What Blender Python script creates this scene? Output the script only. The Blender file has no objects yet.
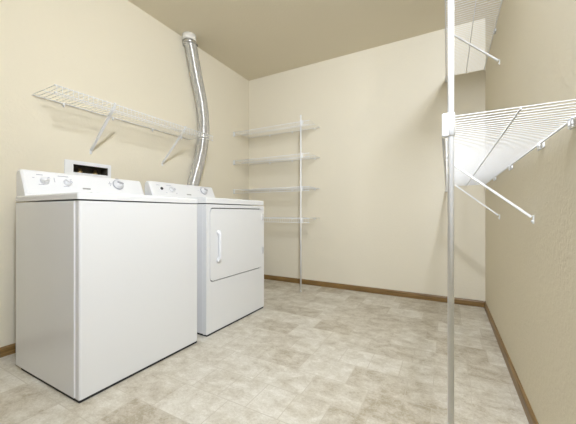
import bpy, bmesh, math, random
from mathutils import Vector, Matrix
random.seed(7)
C = bpy.context.scene.collection
PI = math.pi
XL, XR, YB, HC, YF = -2.31, 0.302, 3.146, 2.60, -.60

# ------------------------------------------------------------------ materials
def mat(name, col, rough=.5, metal=0., spec=.5, coat=0.):
    m = bpy.data.materials.new(name); m.use_nodes = True
    b = m.node_tree.nodes['Principled BSDF']
    b.inputs['Base Color'].default_value = (*col, 1)
    b.inputs['Roughness'].default_value = rough
    b.inputs['Metallic'].default_value = metal
    b.inputs['Specular IOR Level'].default_value = spec
    b.inputs['Coat Weight'].default_value = coat
    return m, m.node_tree.nodes, m.node_tree.links, b

def coords(N, L, scale=(1, 1, 1), rot=(0, 0, 0)):
    tc = N.new('ShaderNodeTexCoord'); mp = N.new('ShaderNodeMapping')
    mp.inputs['Scale'].default_value = scale; mp.inputs['Rotation'].default_value = rot
    L.new(tc.outputs['Object'], mp.inputs['Vector'])
    return mp.outputs['Vector']

def noise(N, L, vec, scale, detail=4, rough=.55, dist=0.):
    n = N.new('ShaderNodeTexNoise'); n.inputs['Scale'].default_value = scale
    n.inputs['Detail'].default_value = detail; n.inputs['Roughness'].default_value = rough
    n.inputs['Distortion'].default_value = dist
    L.new(vec, n.inputs['Vector']); return n.outputs['Fac']

def ramp(N, L, fac, stops):
    r = N.new('ShaderNodeValToRGB')
    el = r.color_ramp.elements
    while len(el) < len(stops): el.new(.5)
    for e, (p, c) in zip(el, stops):
        e.position = p; e.color = (*c, 1)
    L.new(fac, r.inputs['Fac']); return r.outputs['Color']

def mix(N, L, fac, a, b, mode='MIX'):
    m = N.new('ShaderNodeMix'); m.data_type = 'RGBA'; m.blend_type = mode
    if isinstance(fac, float): m.inputs[0].default_value = fac
    else: L.new(fac, m.inputs[0])
    for k, v in ((6, a), (7, b)):
        if isinstance(v, tuple): m.inputs[k].default_value = (*v, 1)
        else: L.new(v, m.inputs[k])
    return m.outputs[2]

def bump(N, L, b, h, strength, dist):
    bp = N.new('ShaderNodeBump'); bp.inputs['Strength'].default_value = strength
    bp.inputs['Distance'].default_value = dist
    L.new(h, bp.inputs['Height']); L.new(bp.outputs['Normal'], b.inputs['Normal'])

def wall_paint(name, col, patches=0.):
    m, N, L, b = mat(name, col, .8, spec=.12)
    v = coords(N, L)
    f = noise(N, L, v, 55, 3)
    r = ramp(N, L, f, [(.42, (0, 0, 0)), (.62, (1, 1, 1))])
    if patches:   # trowelled drywall repair scars
        g = noise(N, L, v, 3.0, 2, .5, 1.0)
        gm = ramp(N, L, g, [(.50, (0, 0, 0)), (.58, (1, 1, 1))])
        s = noise(N, L, v, 26, 5, .65, 2.5)
        sr = ramp(N, L, s, [(.46, (0, 0, 0)), (.5, (4, 4, 4)), (.54, (0, 0, 0))])
        r = mix(N, L, 1.0, r, mix(N, L, gm, (0, 0, 0), sr), 'ADD')
    bump(N, L, b, r, .14 if not patches else .2, .003)
    t = noise(N, L, v, 1.3, 2)
    c = mix(N, L, t, tuple(x * .975 for x in col), tuple(min(1, x * 1.02) for x in col))
    L.new(c, b.inputs['Base Color'])
    return m

WALL = (.79, .725, .58)
M_wall = wall_paint('cream_wall_paint', WALL)
M_wall_r = wall_paint('cream_wall_paint_textured', WALL, 1.)
M_ceil = wall_paint('cream_ceiling_paint', (.80, .73, .58))

def floor_mat():
    m, N, L, b = mat('stone_pattern_vinyl', (.5, .47, .4), .42, spec=.4)
    v = coords(N, L)
    # modular stone tiles printed on the vinyl: two brick layers of different module
    def brick(w, h, off, loc):
        mp = N.new('ShaderNodeMapping'); mp.inputs['Location'].default_value = loc
        L.new(v, mp.inputs['Vector'])
        t = N.new('ShaderNodeTexBrick')
        t.inputs['Scale'].default_value = 1; t.inputs['Brick Width'].default_value = w
        t.inputs['Row Height'].default_value = h; t.offset = off; t.offset_frequency = 2
        t.squash = .6; t.squash_frequency = 3
        t.inputs['Mortar Size'].default_value = .0022; t.inputs['Mortar Smooth'].default_value = .4
        t.inputs['Color1'].default_value = (0, 0, 0, 1); t.inputs['Color2'].default_value = (1, 1, 1, 1)
        t.inputs['Mortar'].default_value = (.5, .5, .5, 1)
        L.new(mp.outputs['Vector'], t.inputs['Vector'])
        return t
    t = brick(.27, .19, .42, (.06, .11, 0))
    st = coords(N, L, (1, 1.25, 1))
    big = noise(N, L, st, 11, 6, .62, .4)
    med = noise(N, L, st, 55, 8, .8, .8)
    fine = noise(N, L, v, 120, 5, .75)
    # every tile shifts the mottling's tone
    s = N.new('ShaderNodeMath'); s.operation = 'MULTIPLY_ADD'
    L.new(t.outputs['Color'], s.inputs[0]); s.inputs[1].default_value = .30
    L.new(big, s.inputs[2])
    s2 = N.new('ShaderNodeMath'); s2.operation = 'MULTIPLY_ADD'
    L.new(med, s2.inputs[0]); s2.inputs[1].default_value = .9; L.new(s.outputs[0], s2.inputs[2])
    s3 = N.new('ShaderNodeMath'); s3.operation = 'MULTIPLY_ADD'
    L.new(fine, s3.inputs[0]); s3.inputs[1].default_value = .45; L.new(s2.outputs[0], s3.inputs[2])
    mr = N.new('ShaderNodeMapRange'); mr.inputs['From Min'].default_value = 1.06; mr.inputs['From Max'].default_value = 1.72
    L.new(s3.outputs[0], mr.inputs['Value'])
    c = ramp(N, L, mr.outputs['Result'], [(0, (.37, .315, .225)), (.32, (.515, .465, .37)), (.6, (.61, .57, .48)), (1, (.75, .72, .645))])
    c = mix(N, L, t.outputs['Fac'], c, (.50, .45, .36))
    L.new(c, b.inputs['Base Color'])
    bump(N, L, b, mix(N, L, t.outputs['Fac'], s3.outputs[0], (.9, .9, .9)), .05, .002)
    return m
M_floor = floor_mat()

def oak():
    m, N, L, b = mat('oak_stain', (.3, .16, .05), .38)
    return m, N, L, b
def oak_mat(name, scale):
    m, N, L, b = oak(); m.name = name
    v = coords(N, L, scale)
    f = noise(N, L, v, 14, 6, .65, .8)
    L.new(ramp(N, L, f, [(.3, (.11, .06, .018)), (.55, (.25, .145, .045)), (.75, (.34, .205, .075))]), b.inputs['Base Color'])
    bump(N, L, b, f, .15, .001)
    return m
M_oakx = oak_mat('oak_grain_across', (.25, 6, 6))
M_oaky = oak_mat('oak_grain_along', (6, .25, 6))

def enamel(name, col, rough=.22):
    m, N, L, b = mat(name, col, rough, spec=.5)
    f = noise(N, L, coords(N, L), 260, 2)
    bump(N, L, b, f, .04, .0005)
    return m
M_enamel = enamel('white_appliance_enamel', (.80, .80, .795))
M_console = mat('white_console_plastic', (.84, .84, .84), .35)[0]
M_knob = mat('white_knob_plastic', (.80, .80, .81), .3)[0]
M_ring = mat('grey_dial_ring', (.42, .42, .45), .4)[0]
M_print = mat('grey_printing', (.38, .38, .44), .6)[0]
M_badge = mat('grey_badge', (.30, .29, .27), .35)[0]
M_black = mat('black_plastic', (.012, .012, .013), .45)[0]
M_gap_shade = mat('dark_gap_shade', (.02, .02, .02), .8)[0]  # near-black colour standing in for shade in the machines' gaps
M_wire = mat('white_vinyl_wire', (.87, .865, .85), .36)[0]
M_clip = mat('white_nylon_clip', (.86, .86, .85), .4)[0]
M_steel = mat('zinc_steel', (.55, .55, .55), .35, 1.)[0]
def foil():
    m, N, L, b = mat('aluminium_foil', (.60, .59, .565), .17, .55)
    f = noise(N, L, coords(N, L), 38, 4)
    L.new(ramp(N, L, f, [(.3, (.54, .535, .515)), (.7, (.68, .67, .65))]), b.inputs['Base Color'])
    bump(N, L, b, f, .03, .003)
    return m
M_foil = foil()
M_brass = mat('brass', (.52, .38, .17), .35, 1.)[0]
M_boxin = mat('dark_box_liner', (.11, .095, .07), .7)[0]
M_red = mat('dark_valve_handle', (.10, .07, .05), .5)[0]
M_collar = mat('white_collar_paint', (.84, .81, .74), .5)[0]

# ------------------------------------------------------------------ mesh helpers
class MB:
    def __init__(s): s.v = []; s.f = []; s.sm = []
    def add(s, vs, fs, smooth=False):
        o = len(s.v); s.v += [tuple(v) for v in vs]
        s.f += [tuple(i + o for i in f) for f in fs]; s.sm += [smooth] * len(fs)
        return s
    def bm(s, bm, smooth=False):
        bm.verts.index_update()
        s.add([v.co[:] for v in bm.verts], [[v.index for v in f.verts] for f in bm.faces], smooth); bm.free(); return s
    def box(s, a, b, bev=0., seg=2, only_vertical=False):
        bm = bmesh.new(); bmesh.ops.create_cube(bm, size=1)
        a, b = Vector(a), Vector(b); c = (a + b) / 2; d = b - a
        for v in bm.verts: v.co = Vector((v.co.x * d.x, v.co.y * d.y, v.co.z * d.z)) + c
        if bev:
            es = [e for e in bm.edges if (not only_vertical) or abs(e.verts[0].co.z - e.verts[1].co.z) > 1e-6]
            bmesh.ops.bevel(bm, geom=es, offset=bev, segments=seg, profile=.5, affect='EDGES')
        return s.bm(bm, False)
    def tube(s, pts, r, n=6, cap=True, radii=None):
        pts = [Vector(p) for p in pts]; vs = []; fs = []
        up = None
        for i, p in enumerate(pts):
            t = (pts[min(i + 1, len(pts) - 1)] - pts[max(i - 1, 0)]).normalized()
            if up is None: up = t.orthogonal().normalized()
            up = (up - t * up.dot(t)).normalized(); w = t.cross(up)
            rr = radii[i] if radii else r
            for k in range(n):
                a = 2 * PI * k / n
                vs.append(p + (up * math.cos(a) + w * math.sin(a)) * rr)
        for i in range(len(pts) - 1):
            for k in range(n):
                k2 = (k + 1) % n
                fs.append((i * n + k, i * n + k2, (i + 1) * n + k2, (i + 1) * n + k))
        if cap:
            fs.append(tuple(reversed(range(n)))); fs.append(tuple(range((len(pts) - 1) * n, len(pts) * n)))
        return s.add(vs, fs, True)
    def lathe(s, prof, o, ax, n=28):
        """prof: (radius, distance along ax) pairs from o."""
        ax = Vector(ax).normalized(); u = ax.orthogonal().normalized(); w = ax.cross(u); o = Vector(o)
        vs = []; fs = []
        for r, h in prof:
            for k in range(n):
                a = 2 * PI * k / n
                vs.append(o + ax * h + (u * math.cos(a) + w * math.sin(a)) * r)
        m = len(prof)
        for i in range(m - 1):
            for k in range(n):
                k2 = (k + 1) % n
                fs.append((i * n + k, i * n + k2, (i + 1) * n + k2, (i + 1) * n + k))
        fs.append(tuple(reversed(range(n)))); fs.append(tuple(range((m - 1) * n, m * n)))
        return s.add(vs, fs, True)
    def prism(s, poly, y0, y1):
        """polygon in x,z extruded along y"""
        n = len(poly)
        vs = [(x, y0, z) for x, z in poly] + [(x, y1, z) for x, z in poly]
        fs = [tuple(range(n)), tuple(reversed(range(n, 2 * n)))] + [(i, i + n, (i + 1) % n + n, (i + 1) % n) for i in range(n)]
        return s.add(vs, fs)
    def plate(s, outer, hole, mapf, d0, d1):
        """flat plate with a hole; loops are 2-D, mapf(u, v, d) gives 3-D"""
        bm = bmesh.new(); es = []
        for lp in (outer, hole):
            if not lp: continue
            vv = [bm.verts.new(mapf(u, w, d0)) for u, w in lp]
            es += [bm.edges.new((vv[i], vv[(i + 1) % len(vv)])) for i in range(len(vv))]
        bmesh.ops.triangle_fill(bm, edges=es, use_beauty=True, use_dissolve=False)
        r = bmesh.ops.extrude_face_region(bm, geom=bm.faces[:])
        off = Vector(mapf(0, 0, d1)) - Vector(mapf(0, 0, d0))
        bmesh.ops.translate(bm, verts=[g for g in r['geom'] if isinstance(g, bmesh.types.BMVert)], vec=off)
        bmesh.ops.recalc_face_normals(bm, faces=bm.faces[:])
        return s.bm(bm)
    def build(s, name, m, parent=None, loc=None, auto=True):
        me = bpy.data.meshes.new(name); me.from_pydata(s.v, [], s.f)
        bm = bmesh.new(); bm.from_mesh(me); bmesh.ops.recalc_face_normals(bm, faces=bm.faces[:]); bm.to_mesh(me); bm.free()
        for p, q in zip(me.polygons, s.sm): p.use_smooth = q
        me.materials.append(m); me.update()
        o = bpy.data.objects.new(name, me); C.objects.link(o)
        if parent: o.parent = parent
        if loc: o.location = loc
        return o

def rrect(u0, u1, w0, w1, r, n=5):
    out = []
    for (cu, cw, a0) in ((u1 - r, w1 - r, 0), (u0 + r, w1 - r, 90), (u0 + r, w0 + r, 180), (u1 - r, w0 + r, 270)):
        for k in range(n + 1):
            a = math.radians(a0 + 90 * k / n); out.append((cu + r * math.cos(a), cw + r * math.sin(a)))
    return out
def rect(u0, u1, w0, w1): return [(u0, w0), (u1, w0), (u1, w1), (u0, w1)]

def thing(name, label, cat, loc, rz=0., group=None):
    o = bpy.data.objects.new(name, None); o.empty_display_size = .1; C.objects.link(o)
    o.location = loc; o.rotation_euler = (0, 0, rz)
    o['label'] = label; o['category'] = cat
    if group: o['group'] = group
    return o
def struct(o): o['kind'] = 'structure'; return o

# ------------------------------------------------------------------ the room
T = .12
struct(MB().box((XL - T, YF - T, -.1), (XR + T, YB + T, 0)).build('floor', M_floor))
struct(MB().box((XL - T, YF - T, HC), (XR + T, YB + T, HC + .1)).build('ceiling', M_ceil))
struct(MB().box((XL - T, YB, 0), (XR + T, YB + T, HC)).build('wall_back', M_wall))
struct(MB().box((XR, YF, 0), (XR + T, YB, HC)).build('wall_right', M_wall_r))
# unseen front wall; its open doorway is assumed, widened to cut bounced light
struct(MB().plate(rect(XL - T, XR + T, 0, HC), rect(-1.65, .18, .0005, 2.05), lambda u, w, d: (u, YF - d, w), 0, T).build('wall_front', M_wall))
BY0, BY1, BZ0, BZ1 = 1.073, 1.312, 1.136, 1.193        # opening of the outlet box in the wall
hole = rect(BY0 - .006, BY1 + .006, BZ0 - .006, BZ1 + .006)
struct(MB().plate(rect(YF, YB, 0, HC), hole, lambda u, w, d: (XL - d, u, w), 0, T).build('wall_left', M_wall))

def base_profile(h=.057, t=.012): return [(0, 0), (t, 0), (t, h - .012), (t - .004, h - .005), (t - .008, h), (0, h)]
BT = .012
def baseboard(name, m, p0, p1, inward):
    p0, p1, n = Vector(p0), Vector(p1), Vector(inward)
    pr = base_profile(); k = len(pr); vs = []
    for p in (p0, p1):
        for d, z in pr: vs.append(p + n * d + Vector((0, 0, z)))
    fs = [tuple(range(k)), tuple(reversed(range(k, 2 * k)))] + [(i, i + k, (i + 1) % k + k, (i + 1) % k) for i in range(k)]
    return struct(MB().add(vs, fs).build(name, m))
baseboard('baseboard_left', M_oaky, (XL, YF, 0), (XL, YB, 0), (1, 0, 0))
baseboard('baseboard_right', M_oaky, (XR, YF, 0), (XR, YB, 0), (-1, 0, 0))
baseboard('baseboard_back', M_oakx, (XL + BT, YB, 0), (XR - BT, YB, 0), (0, -1, 0))
baseboard('baseboard_front', M_oakx, (XL + BT, YF, 0), (-1.65, YF, 0), (0, 1, 0))

# ------------------------------------------------------------------ washer and dryer
# local axes: x from the back (0) to the front (D), y along the wall (0..W), z up
def console_local(W, zt, ztop, xb, xf0, xf1):
    """control panel: leaning front face, rounded top edge"""
    return [(xb, zt), (xf0, zt), (xf0 + .002, zt + .012), (xf1 + .006, ztop - .016), (xf1, ztop - .005), (xf1 - .012, ztop), (xb + .012, ztop), (xb, ztop - .012)]

def face_at(xf0, xf1, z0, z1, z):
    t = (z - z0 - .012) / (z1 - z0 - .028)
    return xf0 + .002 + (xf1 + .004 - xf0) * t

def appliance_shell(root, D, W, zb, zc, zt):
    fp = .034
    MB().box((.0, .001, zb), (D - fp, W - .001, zc), .003).build('cabinet', M_enamel, root)
    MB().box((.05, .008, .0), (D - .003, W - .008, zb + .03)).build('underside_shade', M_gap_shade, root)  # dark block painting the shade in the gap under the machine
    for sx in (.06, D - .075):
        for sy in (.05, W - .05):
            MB().lathe([(.018, 0), (.022, .003), (.022, .010), (.012, .012), (.009, .03)], (sx, sy, 0), (0, 0, 1), 14).build('foot', M_black, root)
    MB().box((.012, .012, zc - .01), (D - .014, W - .012, zt - .012)).build('seam_shade', M_gap_shade, root)  # dark slab painting the shade between cabinet and deck
    return fp

def rounded_box_front(D, W, fp, z0, z1, r=.007):
    # plan outline of the wrap-round front, vertical outer corners rounded
    e = .006; pl = [(D - fp + .0015, e), (D - r, e)]
    for k in range(1, 7):
        a = -PI / 2 + PI / 2 * k / 6; pl.append((D - r + r * math.cos(a), e + r + r * math.sin(a)))
    pl.append((D, W - e - r))
    for k in range(1, 7):
        a = PI / 2 * k / 6; pl.append((D - r + r * math.cos(a), W - e - r + r * math.sin(a)))
    pl.append((D - fp + .0015, W - e))
    n = len(pl)
    vs = [(x, y, z0) for x, y in pl] + [(x, y, z1) for x, y in pl]
    fs = [tuple(reversed(range(n))), tuple(range(n, 2 * n))] + [(i, (i + 1) % n, (i + 1) % n + n, i + n) for i in range(n)]
    return vs, fs, pl

def top_deck(D, W, z0, z1):
    m = MB(); bm = bmesh.new(); bmesh.ops.create_cube(bm, size=1)
    for v in bm.verts: v.co = Vector(((v.co.x + .5) * D, (v.co.y + .5) * W, z0 + (v.co.z + .5) * (z1 - z0)))
    vert = [e for e in bm.edges if abs(e.verts[0].co.z - e.verts[1].co.z) > 1e-6]
    bmesh.ops.bevel(bm, geom=vert, offset=.008, segments=4, profile=.5, affect='EDGES')
    top = [e for e in bm.edges if all(abs(v.co.z - z1) < 1e-6 for v in e.verts) and len([f for f in e.link_faces if abs(f.normal.z) < .5]) == 1]
    bmesh.ops.bevel(bm, geom=top, offset=.008, segments=3, profile=.5, affect='EDGES')
    return m.bm(bm)

def add_console(root, W, zt, ztop, xb, xf0, xf1, inset):
    m = MB(); pr = console_local(W, zt, ztop, xb, xf0, xf1)
    y0, y1 = inset, W - inset
    # a body between two slightly tapering end caps
    n = len(pr); vs = []
    for y, sh in ((y0, .010), (y0 + .010, 0), (y1 - .010, 0), (y1, .010)):
        for x, z in pr:
            zz = z if z <= zt + .001 else z - sh * (1 if z > (zt + ztop) / 2 else .2)
            vs.append((x - (sh * .5 if x > xb + .02 else 0), y, zz))
    fs = [tuple(range(n)), tuple(reversed(range(3 * n, 4 * n)))]
    for r in range(3):
        fs += [(r * n + i, (r + 1) * n + i, (r + 1) * n + (i + 1) % n, r * n + (i + 1) % n) for i in range(n)]
    m.add(vs, fs)
    return m.build('console', M_console, root)

def on_panel(xf0, xf1, zt, ztop):
    """frame of the leaning panel face: point and outward normal for (y, z)"""
    z0, z1 = zt + .012, ztop - .016; x0, x1 = xf0 + .002, xf1 + .006
    nrm = Vector((z1 - z0, 0, x0 - x1)).normalized()
    up = Vector((x1 - x0, 0, z1 - z0)).normalized()
    def P(y, z):
        t = (z - z0) / (z1 - z0); return Vector((x0 + (x1 - x0) * t, y, z))
    return P, nrm, up

def slab(P, nrm, up, y, z, w, h, d, ang=0.):
    """thin raised bar on the panel, turned by ang in the panel plane"""
    c = P(y, z); s = Vector((0, 1, 0)); a = math.radians(ang)
    u = s * math.cos(a) + up * math.sin(a); v = -s * math.sin(a) + up * math.cos(a)
    vs = [c + u * i * w / 2 + v * j * h / 2 + nrm * k for k in (-.001, d) for i, j in ((-1, -1), (1, -1), (1, 1), (-1, 1))]
    fs = [(3, 2, 1, 0), (4, 5, 6, 7)] + [(i, (i + 1) % 4, (i + 1) % 4 + 4, i + 4) for i in range(4)]
    return vs, fs

def selector_knob(root, fr, y, z, ang, r=.021):
    P, nrm, up = fr
    k = MB().lathe([(r, -.001), (r, .008), (r * .86, .012), (r * .80, .015)], P(y, z), nrm, 28).build('selector_knob', M_knob, root)
    vs, fs = slab(lambda a, b: P(a, b) + nrm * .015, nrm, up, y, z, r * 1.75, r * .5, .014, ang)
    MB().add(vs, fs).build('grip', M_knob, k)
    vs, fs = slab(lambda a, b: P(a, b) + nrm * .029, nrm, up, y + r * .45 * math.cos(math.radians(ang)), z + r * .45 * math.sin(math.radians(ang)), r * .8, .0028, .0012, ang)
    MB().add(vs, fs).build('pointer', M_print, k)
    return k

def timer_dial(root, fr, y, z, r=.036):
    P, nrm, up = fr
    d = MB().lathe([(r, -.001), (r, .006), (r * .95, .008), (r * .90, .008)], P(y, z), nrm, 40).build('timer_dial', M_ring, root)
    MB().lathe([(r * .90, .006), (r * .90, .010), (r * .74, .013), (r * .70, .026), (r * .62, .029)], P(y, z), nrm, 40).build('dial_cap', M_knob, d)
    vs, fs = slab(lambda a, b: P(a, b) + nrm * .029, nrm, up, y, z, r * 1.1, r * .26, .008, -18)
    MB().add(vs, fs).build('grip', M_ring, d)
    return d

def marks(root, fr, items, name='printed_mark'):
    for y, z, w, h in items: MB().add(*slab(*fr, y, z, w, h, .0006)).build(name, M_print, root)

# ---- washing machine
wx0, wD, wy0, wW = -2.079, .644, .686, .712
zb, zc, zt = .015, .9045, .942
W = thing('washing_machine', 'white top-loading washing machine with plain front panel under the outlet box', 'washing machine', (wx0, wy0, 0))
fp = appliance_shell(W, wD, wW, zb, zc, .914)
vs, fs, _ = rounded_box_front(wD, wW, fp, zb - .002, zc)
MB().add(vs, fs).build('front_panel', M_enamel, W)
top_deck(wD, wW, .9115, zt).build('top_deck', M_enamel, W)
MB().box((.145, .075, zt - .002), (wD - .03, wW - .075, zt + .006), .005).build('lid', M_enamel, W)
XB, XF0, XF1, ZT = .006, .112, .056, 1.088
add_console(W, wW, zt - .001, ZT, XB, XF0, XF1, .003)
fr = on_panel(XF0, XF1, zt, ZT)
selector_knob(W, fr, .787 - wy0, 1.030, 35)
selector_knob(W, fr, .900 - wy0, 1.030, -40)
timer_dial(W, fr, 1.209 - wy0, 1.043)
marks(W, fr, [(.083, 1.064, .030, .004), (.083, 1.008, .026, .003), (.052, 1.045, .010, .003), (.125, 1.045, .010, .003), (.198, 1.066, .055, .004), (.205, 1.006, .030, .003), (.235, 1.050, .012, .003),
              (.150, 1.040, .003, .030), (.470, 1.046, .022, .004), (.470, 1.056, .004, .010), (.470, 1.036, .004, .010), (.527, 1.090 - .004, .020, .003)])
MB().add(*slab(*fr, 1.000 - wy0, 1.000, .044, .008, .002)).build('badge', M_badge, W)

# ---- clothes dryer
dx0, dD, dy0, dW = -2.107, .666, 1.478, .712
dzt = .957
Dr = thing('clothes_dryer', 'white front-loading clothes dryer with a square door beside the washing machine', 'dryer', (dx0, dy0, 0))
fp = appliance_shell(Dr, dD, dW, zb, .9095, .917)
# front panel: wrap-round shell carrying a flat face with the door recess
dy_a, dy_b, dz_a, dz_b = 1.508 - dy0, 2.154 - dy0, .366, .886
r = .02
m = MB()
m.plate(rrect(.0, dW, zb - .002, .9095, .004, 2), rrect(dy_a, dy_b, dz_a, dz_b, .034, 6), lambda u, w, d: (d, u, w), dD - .016, dD)
m.box((dD - fp + .002, 0, zb - .002), (dD - .016, dW, .9095))
m.build('front_panel', M_enamel, Dr)
d = MB().plate(rrect(dy_a + .004, dy_b - .004, dz_a + .0075, dz_b - .0075, .030, 6), None, lambda u, w, q: (q, u, w), dD - .010, dD + .004).build('door', M_enamel, Dr)
MB().plate(rrect(dy_a + .001, dy_b - .001, dz_a + .001, dz_b - .001, .033, 6), None, lambda u, w, q: (q, u, w), dD - .0155, dD - .0105).build('groove_shade', M_gap_shade, d)  # dark sheet that puts the shadow line into the groove round the door
# bow handle
hy = 1.593 - dy0
hp = [(dD + .003, hy, .512), (dD + .014, hy, .514), (dD + .020, hy, .522), (dD + .021, hy, .54), (dD + .021, hy, .61), (dD + .021, hy, .68), (dD + .020, hy, .698), (dD + .014, hy, .706), (dD + .003, hy, .708)]
hm = MB(); hm.tube(hp, .012, 12)
for z in (.512, .708): hm.lathe([(.019, 0), (.019, .010), (.014, .014)], (dD + .0035, hy, z), (1, 0, 0), 16)
hm.build('handle', M_knob, d)
for z in (.815, .520):
    h = MB().box((dD - .002, dy_b - .006, z - .030), (dD + .010, dy_b + .006, z + .030), .003).build('hinge', M_enamel, d)
    MB().tube([(dD + .010, dy_b + .004, z - .027), (dD + .010, dy_b + .004, z + .027)], .0035, 8).build('hinge_pin', M_badge, h)
top_deck(dD, dW, .9165, dzt).build('top_deck', M_enamel, Dr)
ZT2 = 1.102
add_console(Dr, dW, dzt - .001, ZT2, XB, XF0, XF1, .003)
fr = on_panel(XF0, XF1, dzt, ZT2)
P_, n_, u_ = fr
MB().lathe([(.0115, -.001), (.0115, .006), (.009, .008)], P_(1.580 - dy0, 1.046), n_, 18).build('start_button', M_black, Dr)
selector_knob(Dr, fr, 1.675 - dy0, 1.044, -30, .024)
timer_dial(Dr, fr, 2.045 - dy0, 1.056, .037)
MB().add(*slab(*fr, 1.850 - dy0, 1.010, .048, .008, .002)).build('badge', M_badge, Dr)
marks(Dr, fr, [(.075, 1.074, .03, .003), (.180, 1.078, .05, .003), (.140, 1.014, .014, .003), (.240, 1.014, .014, .003), (.555, 1.10 - .012, .03, .003), (.50, 1.056, .012, .003)])

# ------------------------------------------------------------------ exhaust duct
def catmull(pts, step):
    pts = [Vector(p) for p in pts]; P = [pts[0] * 2 - pts[1]] + pts + [pts[-1] * 2 - pts[-2]]
    out = []
    for i in range(1, len(P) - 2):
        a, b, c, d_ = P[i - 1:i + 3]; n = max(2, int((c - b).length / step))
        for k in range(n):
            t = k / n
            out.append(.5 * (2 * b + (c - a) * t + (2 * a - 5 * b + 4 * c - d_) * t * t + (3 * b - a - 3 * c + d_) * t ** 3))
    out.append(pts[-1]); return out
DX = -2.236
duct = thing('exhaust_duct', 'silver ribbed aluminium exhaust duct curving from behind the dryer up to the ceiling', 'duct', (DX, 2.06, 0))
path = [(DX, 2.062, 2.565), (DX, 2.085, 2.49), (DX, 2.120, 2.36), (DX, 2.163, 2.20), (DX, 2.215, 2.03), (DX, 2.245, 1.88), (DX, 2.254, 1.75), (DX, 2.242, 1.60), (DX, 2.205, 1.43), (DX, 2.155, 1.27),
        (DX, 2.112, 1.14), (DX, 2.06, .95), (DX, 1.98, .62), (DX, 1.90, .36), (DX + .005, 1.86, .22), (-2.205, 1.85, .145), (-2.16, 1.85, .125), (-2.13, 1.85, .122)]
path = [(x - DX, y - 2.06, z) for x, y, z in path]
pp = catmull(path, .0024)
R0 = .0585
MB().tube(pp, R0, 30, radii=[(R0 + .0010 * math.sin(2 * PI * i / 5.)) * (1 if i < len(pp) - 60 else .85) for i in range(len(pp))]).build('hose', M_foil, duct)
MB().lathe([(.067, 2.600), (.067, 2.548), (.064, 2.545), (.060, 2.545)], (0, 0.0, 0), (0, 0, 1), 32).build('ceiling_collar', M_collar, duct)
cl = MB().lathe([(.0615, 2.512), (.0645, 2.513), (.0645, 2.538), (.0615, 2.539)], (0, .006, 0), (0, 0, 1), 32).build('hose_clamp', M_steel, duct)
sm_ = MB(); sm_.box((.035, .040, 2.505), (.053, .060, 2.525), .002); sm_.tube([(.030, .060, 2.513), (.055, .035, 2.513)], .006, 10)
sm_.build('clamp_screw', M_black, cl)

# ------------------------------------------------------------------ washer outlet box
ob = thing('washer_outlet_box', 'white framed washer outlet box set in the wall above the washing machine', 'outlet box', (XL, 0, 0))
MB().plate(rrect(1.020, 1.334, 1.040, 1.219, .006, 3), rect(BY0, BY1, BZ0, BZ1), lambda u, w, q: (q, u, w), 0.0005, .009).build('face_frame', M_console, ob)
m = MB()
for a, b in (((-.09, BY0 - .004, BZ0 - .004), (-.086, BY1 + .004, BZ1 + .004)), ((-.086, BY0 - .004, BZ0 - .004), (0, BY0, BZ1 + .004)), ((-.086, BY1, BZ0 - .004), (0, BY1 + .004, BZ1 + .004)),
             ((-.086, BY0, BZ0 - .004), (0, BY1, BZ0)), ((-.086, BY0, BZ1), (0, BY1, BZ1 + .004))):
    m.box(a, b)
m.build('liner', M_boxin, ob)
for y in (1.14, 1.245):
    v = MB().lathe([(.016, 0), (.016, .018), (.011, .020), (.011, .036)], (-.045, y, BZ0), (0, 0, 1), 16).build('valve', M_brass, ob)
    MB().tube([(-.045, y - .024, BZ0 + .040), (-.045, y + .024, BZ0 + .040)], .006, 10).build('valve_handle', M_red, v)

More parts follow.
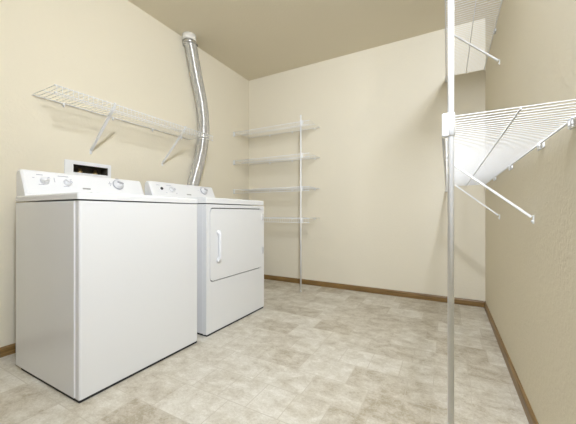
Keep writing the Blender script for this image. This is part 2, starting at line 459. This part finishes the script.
# ------------------------------------------------------------------ wire shelves
# local axes: x along the wall, y from the wall to the front lip, z = 0 at the deck
LIP = .046
def wire_shelf(label, group, loc, rz, Ln, Dp, z, brace_at=(), clip_at=(), brackets=(), mid=True, brace_drop=.292, caps=True, clip_pair=False, pitch=.029, wr=.0016):
    s = thing('wire_shelf', label, 'wire shelf', (loc[0], loc[1], z), rz, group)
    yb, yf = .010, Dp
    n = max(2, round(Ln / pitch)); m = MB()
    for i in range(n + 1):
        x = .004 + (Ln - .008) * i / n
        m.tube([(x, yb - .002, .0035), (x, yf - .004, .0035), (x, yf + .0025, .001), (x, yf + .004, -.006), (x, yf + .004, -LIP)], wr, 5)
    m.build('wire_mesh', M_wire, s)
    MB().tube([(0, yb, -.001), (Ln, yb, -.001)], .0032, 8).build('back_rod', M_wire, s)
    if mid: MB().tube([(0, Dp * .48, -.0012), (Ln, Dp * .48, -.0012)], .0025, 8).build('middle_rod', M_wire, s)
    MB().tube([(0, yf, -.002), (Ln, yf, -.002)], .0032, 8).build('front_rod', M_wire, s)
    MB().tube([(0, yf, -LIP + .002), (Ln, yf, -LIP + .002)], .0032, 8).build('lip_rod', M_wire, s)
    if caps:
        for x in caps if isinstance(caps, tuple) else (0, Ln):
            for zz in (-.002, -LIP + .002):
                MB().tube([(x - .006, yf, zz), (x + .010 if x == 0 else x + .006, yf, zz)], .0046, 10).build('end_cap', M_clip, s)
    for x in brace_at:
        b = MB()
        A = Vector((x, yf - .004, -.012)); B = Vector((x, .010, -brace_drop + .006))
        dv = (B - A).normalized(); nv = Vector((1, 0, 0)).cross(dv).normalized()
        # channel-shaped strut
        vs = []
        for p in (A, B):
            for a, q in ((-.0085, .004), (.0085, .004), (.0085, -.004), (-.0085, -.004)): vs.append(p + Vector((a, 0, 0)) + nv * q)
        b.add(vs, [(0, 1, 2, 3), (7, 6, 5, 4)] + [(i, i + 4, (i + 1) % 4 + 4, (i + 1) % 4) for i in range(4)])
        br = b.build('support_brace', M_wire, s)
        h = MB().tube([(x, yf - .008, -.014), (x, yf - .009, .004), (x, yf - .003, .0085), (x, yf + .005, .004), (x, yf + .0045, -.006)], .0042, 8)
        h.build('brace_hook', M_clip, br)
        f = MB().box((x - .008, .0005, -brace_drop - .022), (x + .008, .0045, -brace_drop + .012), .0015)
        f.tube([(x, .004, -brace_drop - .012), (x, .009, -brace_drop - .012)], .0045, 8)
        f.build('brace_foot', M_clip, br)
    for x in clip_at:
        for q in ((-.011, .011) if clip_pair else (0,)):
            c = MB().box((x + q - .005, .0005, -.016), (x + q + .005, .0155, .005), .002)
            c.tube([(x + q, .004, -.014), (x + q, .013, -.022)], .0042, 8)
            c.build('wall_clip', M_clip, s)
    for x in brackets:
        xw = x + (.004 if x > Ln / 2 else -.004)
        c = MB().box((xw - .006, yf - .018, -LIP - .004), (xw + .006, yf + .010, .008), .003)
        c.build('end_bracket', M_clip, s)
    return s

# long shelf over the washer: local x runs from the duct end (Y = 2.137) towards the camera
y_e = 2.137
wire_shelf('long white wire shelf on two braces above the washer and dryer', None, (XL, y_e, 0), -PI / 2, 2.137 - .843, .305, 1.597,
           brace_at=(y_e - 1.19, y_e - 1.805), clip_at=(y_e - 1.015, y_e - 1.348, y_e - 1.70, y_e - 2.02), brace_drop=.292)

# four short shelves in the corner
BX = -1.294
zs = (1.838, 1.489, 1.132, .789)
for z, w in zip(zs, ('topmost of four short wire shelves in the corner beside the duct', 'second from the top of four short wire shelves in the corner',
                     'third from the top of four short corner wire shelves, just above dryer level', 'lowest of four short wire shelves in the corner, partly behind the dryer')):
    wire_shelf(w, 'short corner wire shelves', (BX, YB, 0), PI, BX - XL - .010, .315, z, clip_at=(.06, .36, .68), brackets=(BX - XL - .010,), caps=(0,))

# two long shelves along the textured wall
RY0 = .872; RL = YB - .012 - RY0
wire_shelf('lower long wire shelf on the textured wall, held by the near white pole', 'long wire shelves on the textured wall', (XR, RY0, 0), PI / 2, RL, .309, 1.098,
           brace_at=(1.479 - RY0, 2.323 - RY0), clip_at=(1.043 - RY0, 1.348 - RY0, 1.915 - RY0, 2.5 - RY0), clip_pair=True, brackets=(RL,), caps=None, pitch=.0245, wr=.0014, brace_drop=.27)
wire_shelf('upper long wire shelf on the textured wall, high under the ceiling', 'long wire shelves on the textured wall', (XR, RY0, 0), PI / 2, RL, .309, 2.135,
           brace_at=(1.479 - RY0, 2.323 - RY0), clip_at=(1.043 - RY0, 1.348 - RY0, 1.915 - RY0, 2.5 - RY0), clip_pair=True, brackets=(RL,), caps=None, pitch=.0245, wr=.0014, brace_drop=.30)

# ------------------------------------------------------------------ shelf poles
def shelf_pole(label, loc, r, ztop, clips, sx, sy):
    """clips: deck heights; (sx, sy) points from the pole to the shelf lip"""
    p = thing('shelf_pole', label, 'pole', (loc[0], loc[1], 0))
    MB().tube([(0, 0, .012), (0, 0, ztop - .006)], r, 18).build('tube', M_wire, p)
    MB().lathe([(r * 1.12, 0), (r * 1.12, .014), (r * 1.0, .016)], (0, 0, 0), (0, 0, 1), 18).build('foot_cap', M_clip, p)
    MB().lathe([(r * 1.05, ztop - .016), (r * 1.05, ztop - .003), (r * .7, ztop)], (0, 0, 0), (0, 0, 1), 18).build('top_cap', M_clip, p)
    for z in clips:
        c = MB().lathe([(r * 1.05, z - LIP - .006), (r * 1.25, z - LIP - .004), (r * 1.25, z + .006), (r * 1.05, z + .008)], (0, 0, 0), (0, 0, 1), 16)
        d1 = r + .0055; t = .016
        if sx: c.box((-.0205, -.008, z - LIP - .007), (-.002, .013, z + .007), .003)
        else: c.box((-t, min(sy * r * .6, sy * d1), z - LIP - .004), (t, max(sy * r * .6, sy * d1), z + .006), .002)
        c.build('shelf_clip', M_clip, p)
    return p
shelf_pole('thin white pole from floor to topmost corner shelf, clipped to all four', (-1.379, YB - .315 - .018, 0), .0085, 1.90, zs, 0, 1)
shelf_pole('tall white pole from floor to ceiling carrying the two long wire shelves', (.0085, RY0 - .016, 0), .0076, HC - .002, (1.098, 2.135), -1, 0)

# ------------------------------------------------------------------ light and camera
pl = bpy.data.lights.new('room_lamp', 'AREA'); pl.shape = 'DISK'; pl.size = .24; pl.energy = 70; pl.color = (.89, .97, 1.12)
po = bpy.data.objects.new('room_lamp', pl); C.objects.link(po); po.location = (.17, .0, 2.43)
po.rotation_euler = Vector((-.13, .87, -.50)).to_track_quat('-Z', 'Y').to_euler()

w = bpy.data.worlds.new('world'); bpy.context.scene.world = w; w.use_nodes = True
w.node_tree.nodes['Background'].inputs[0].default_value = (.9, .92, 1, 1)
w.node_tree.nodes['Background'].inputs[1].default_value = .04

f, ang, HY = 291.4, math.radians(28.63), 212.76
cd = bpy.data.cameras.new('camera'); cam = bpy.data.objects.new('camera', cd); C.objects.link(cam)
cd.sensor_fit = 'HORIZONTAL'; cd.sensor_width = 36; cd.lens = 36 * f / 576
cd.shift_y = (HY - 212) / 576
cd.clip_start = .02
cam.location = (0, 0, .85); cam.rotation_euler = (PI / 2, 0, ang)
S = bpy.context.scene; S.camera = cam
S.view_settings.view_transform = 'Standard'; S.view_settings.look = 'None'
S.view_settings.gamma = 1; S.view_settings.use_curve_mapping = False
S.view_settings.exposure = 0.0
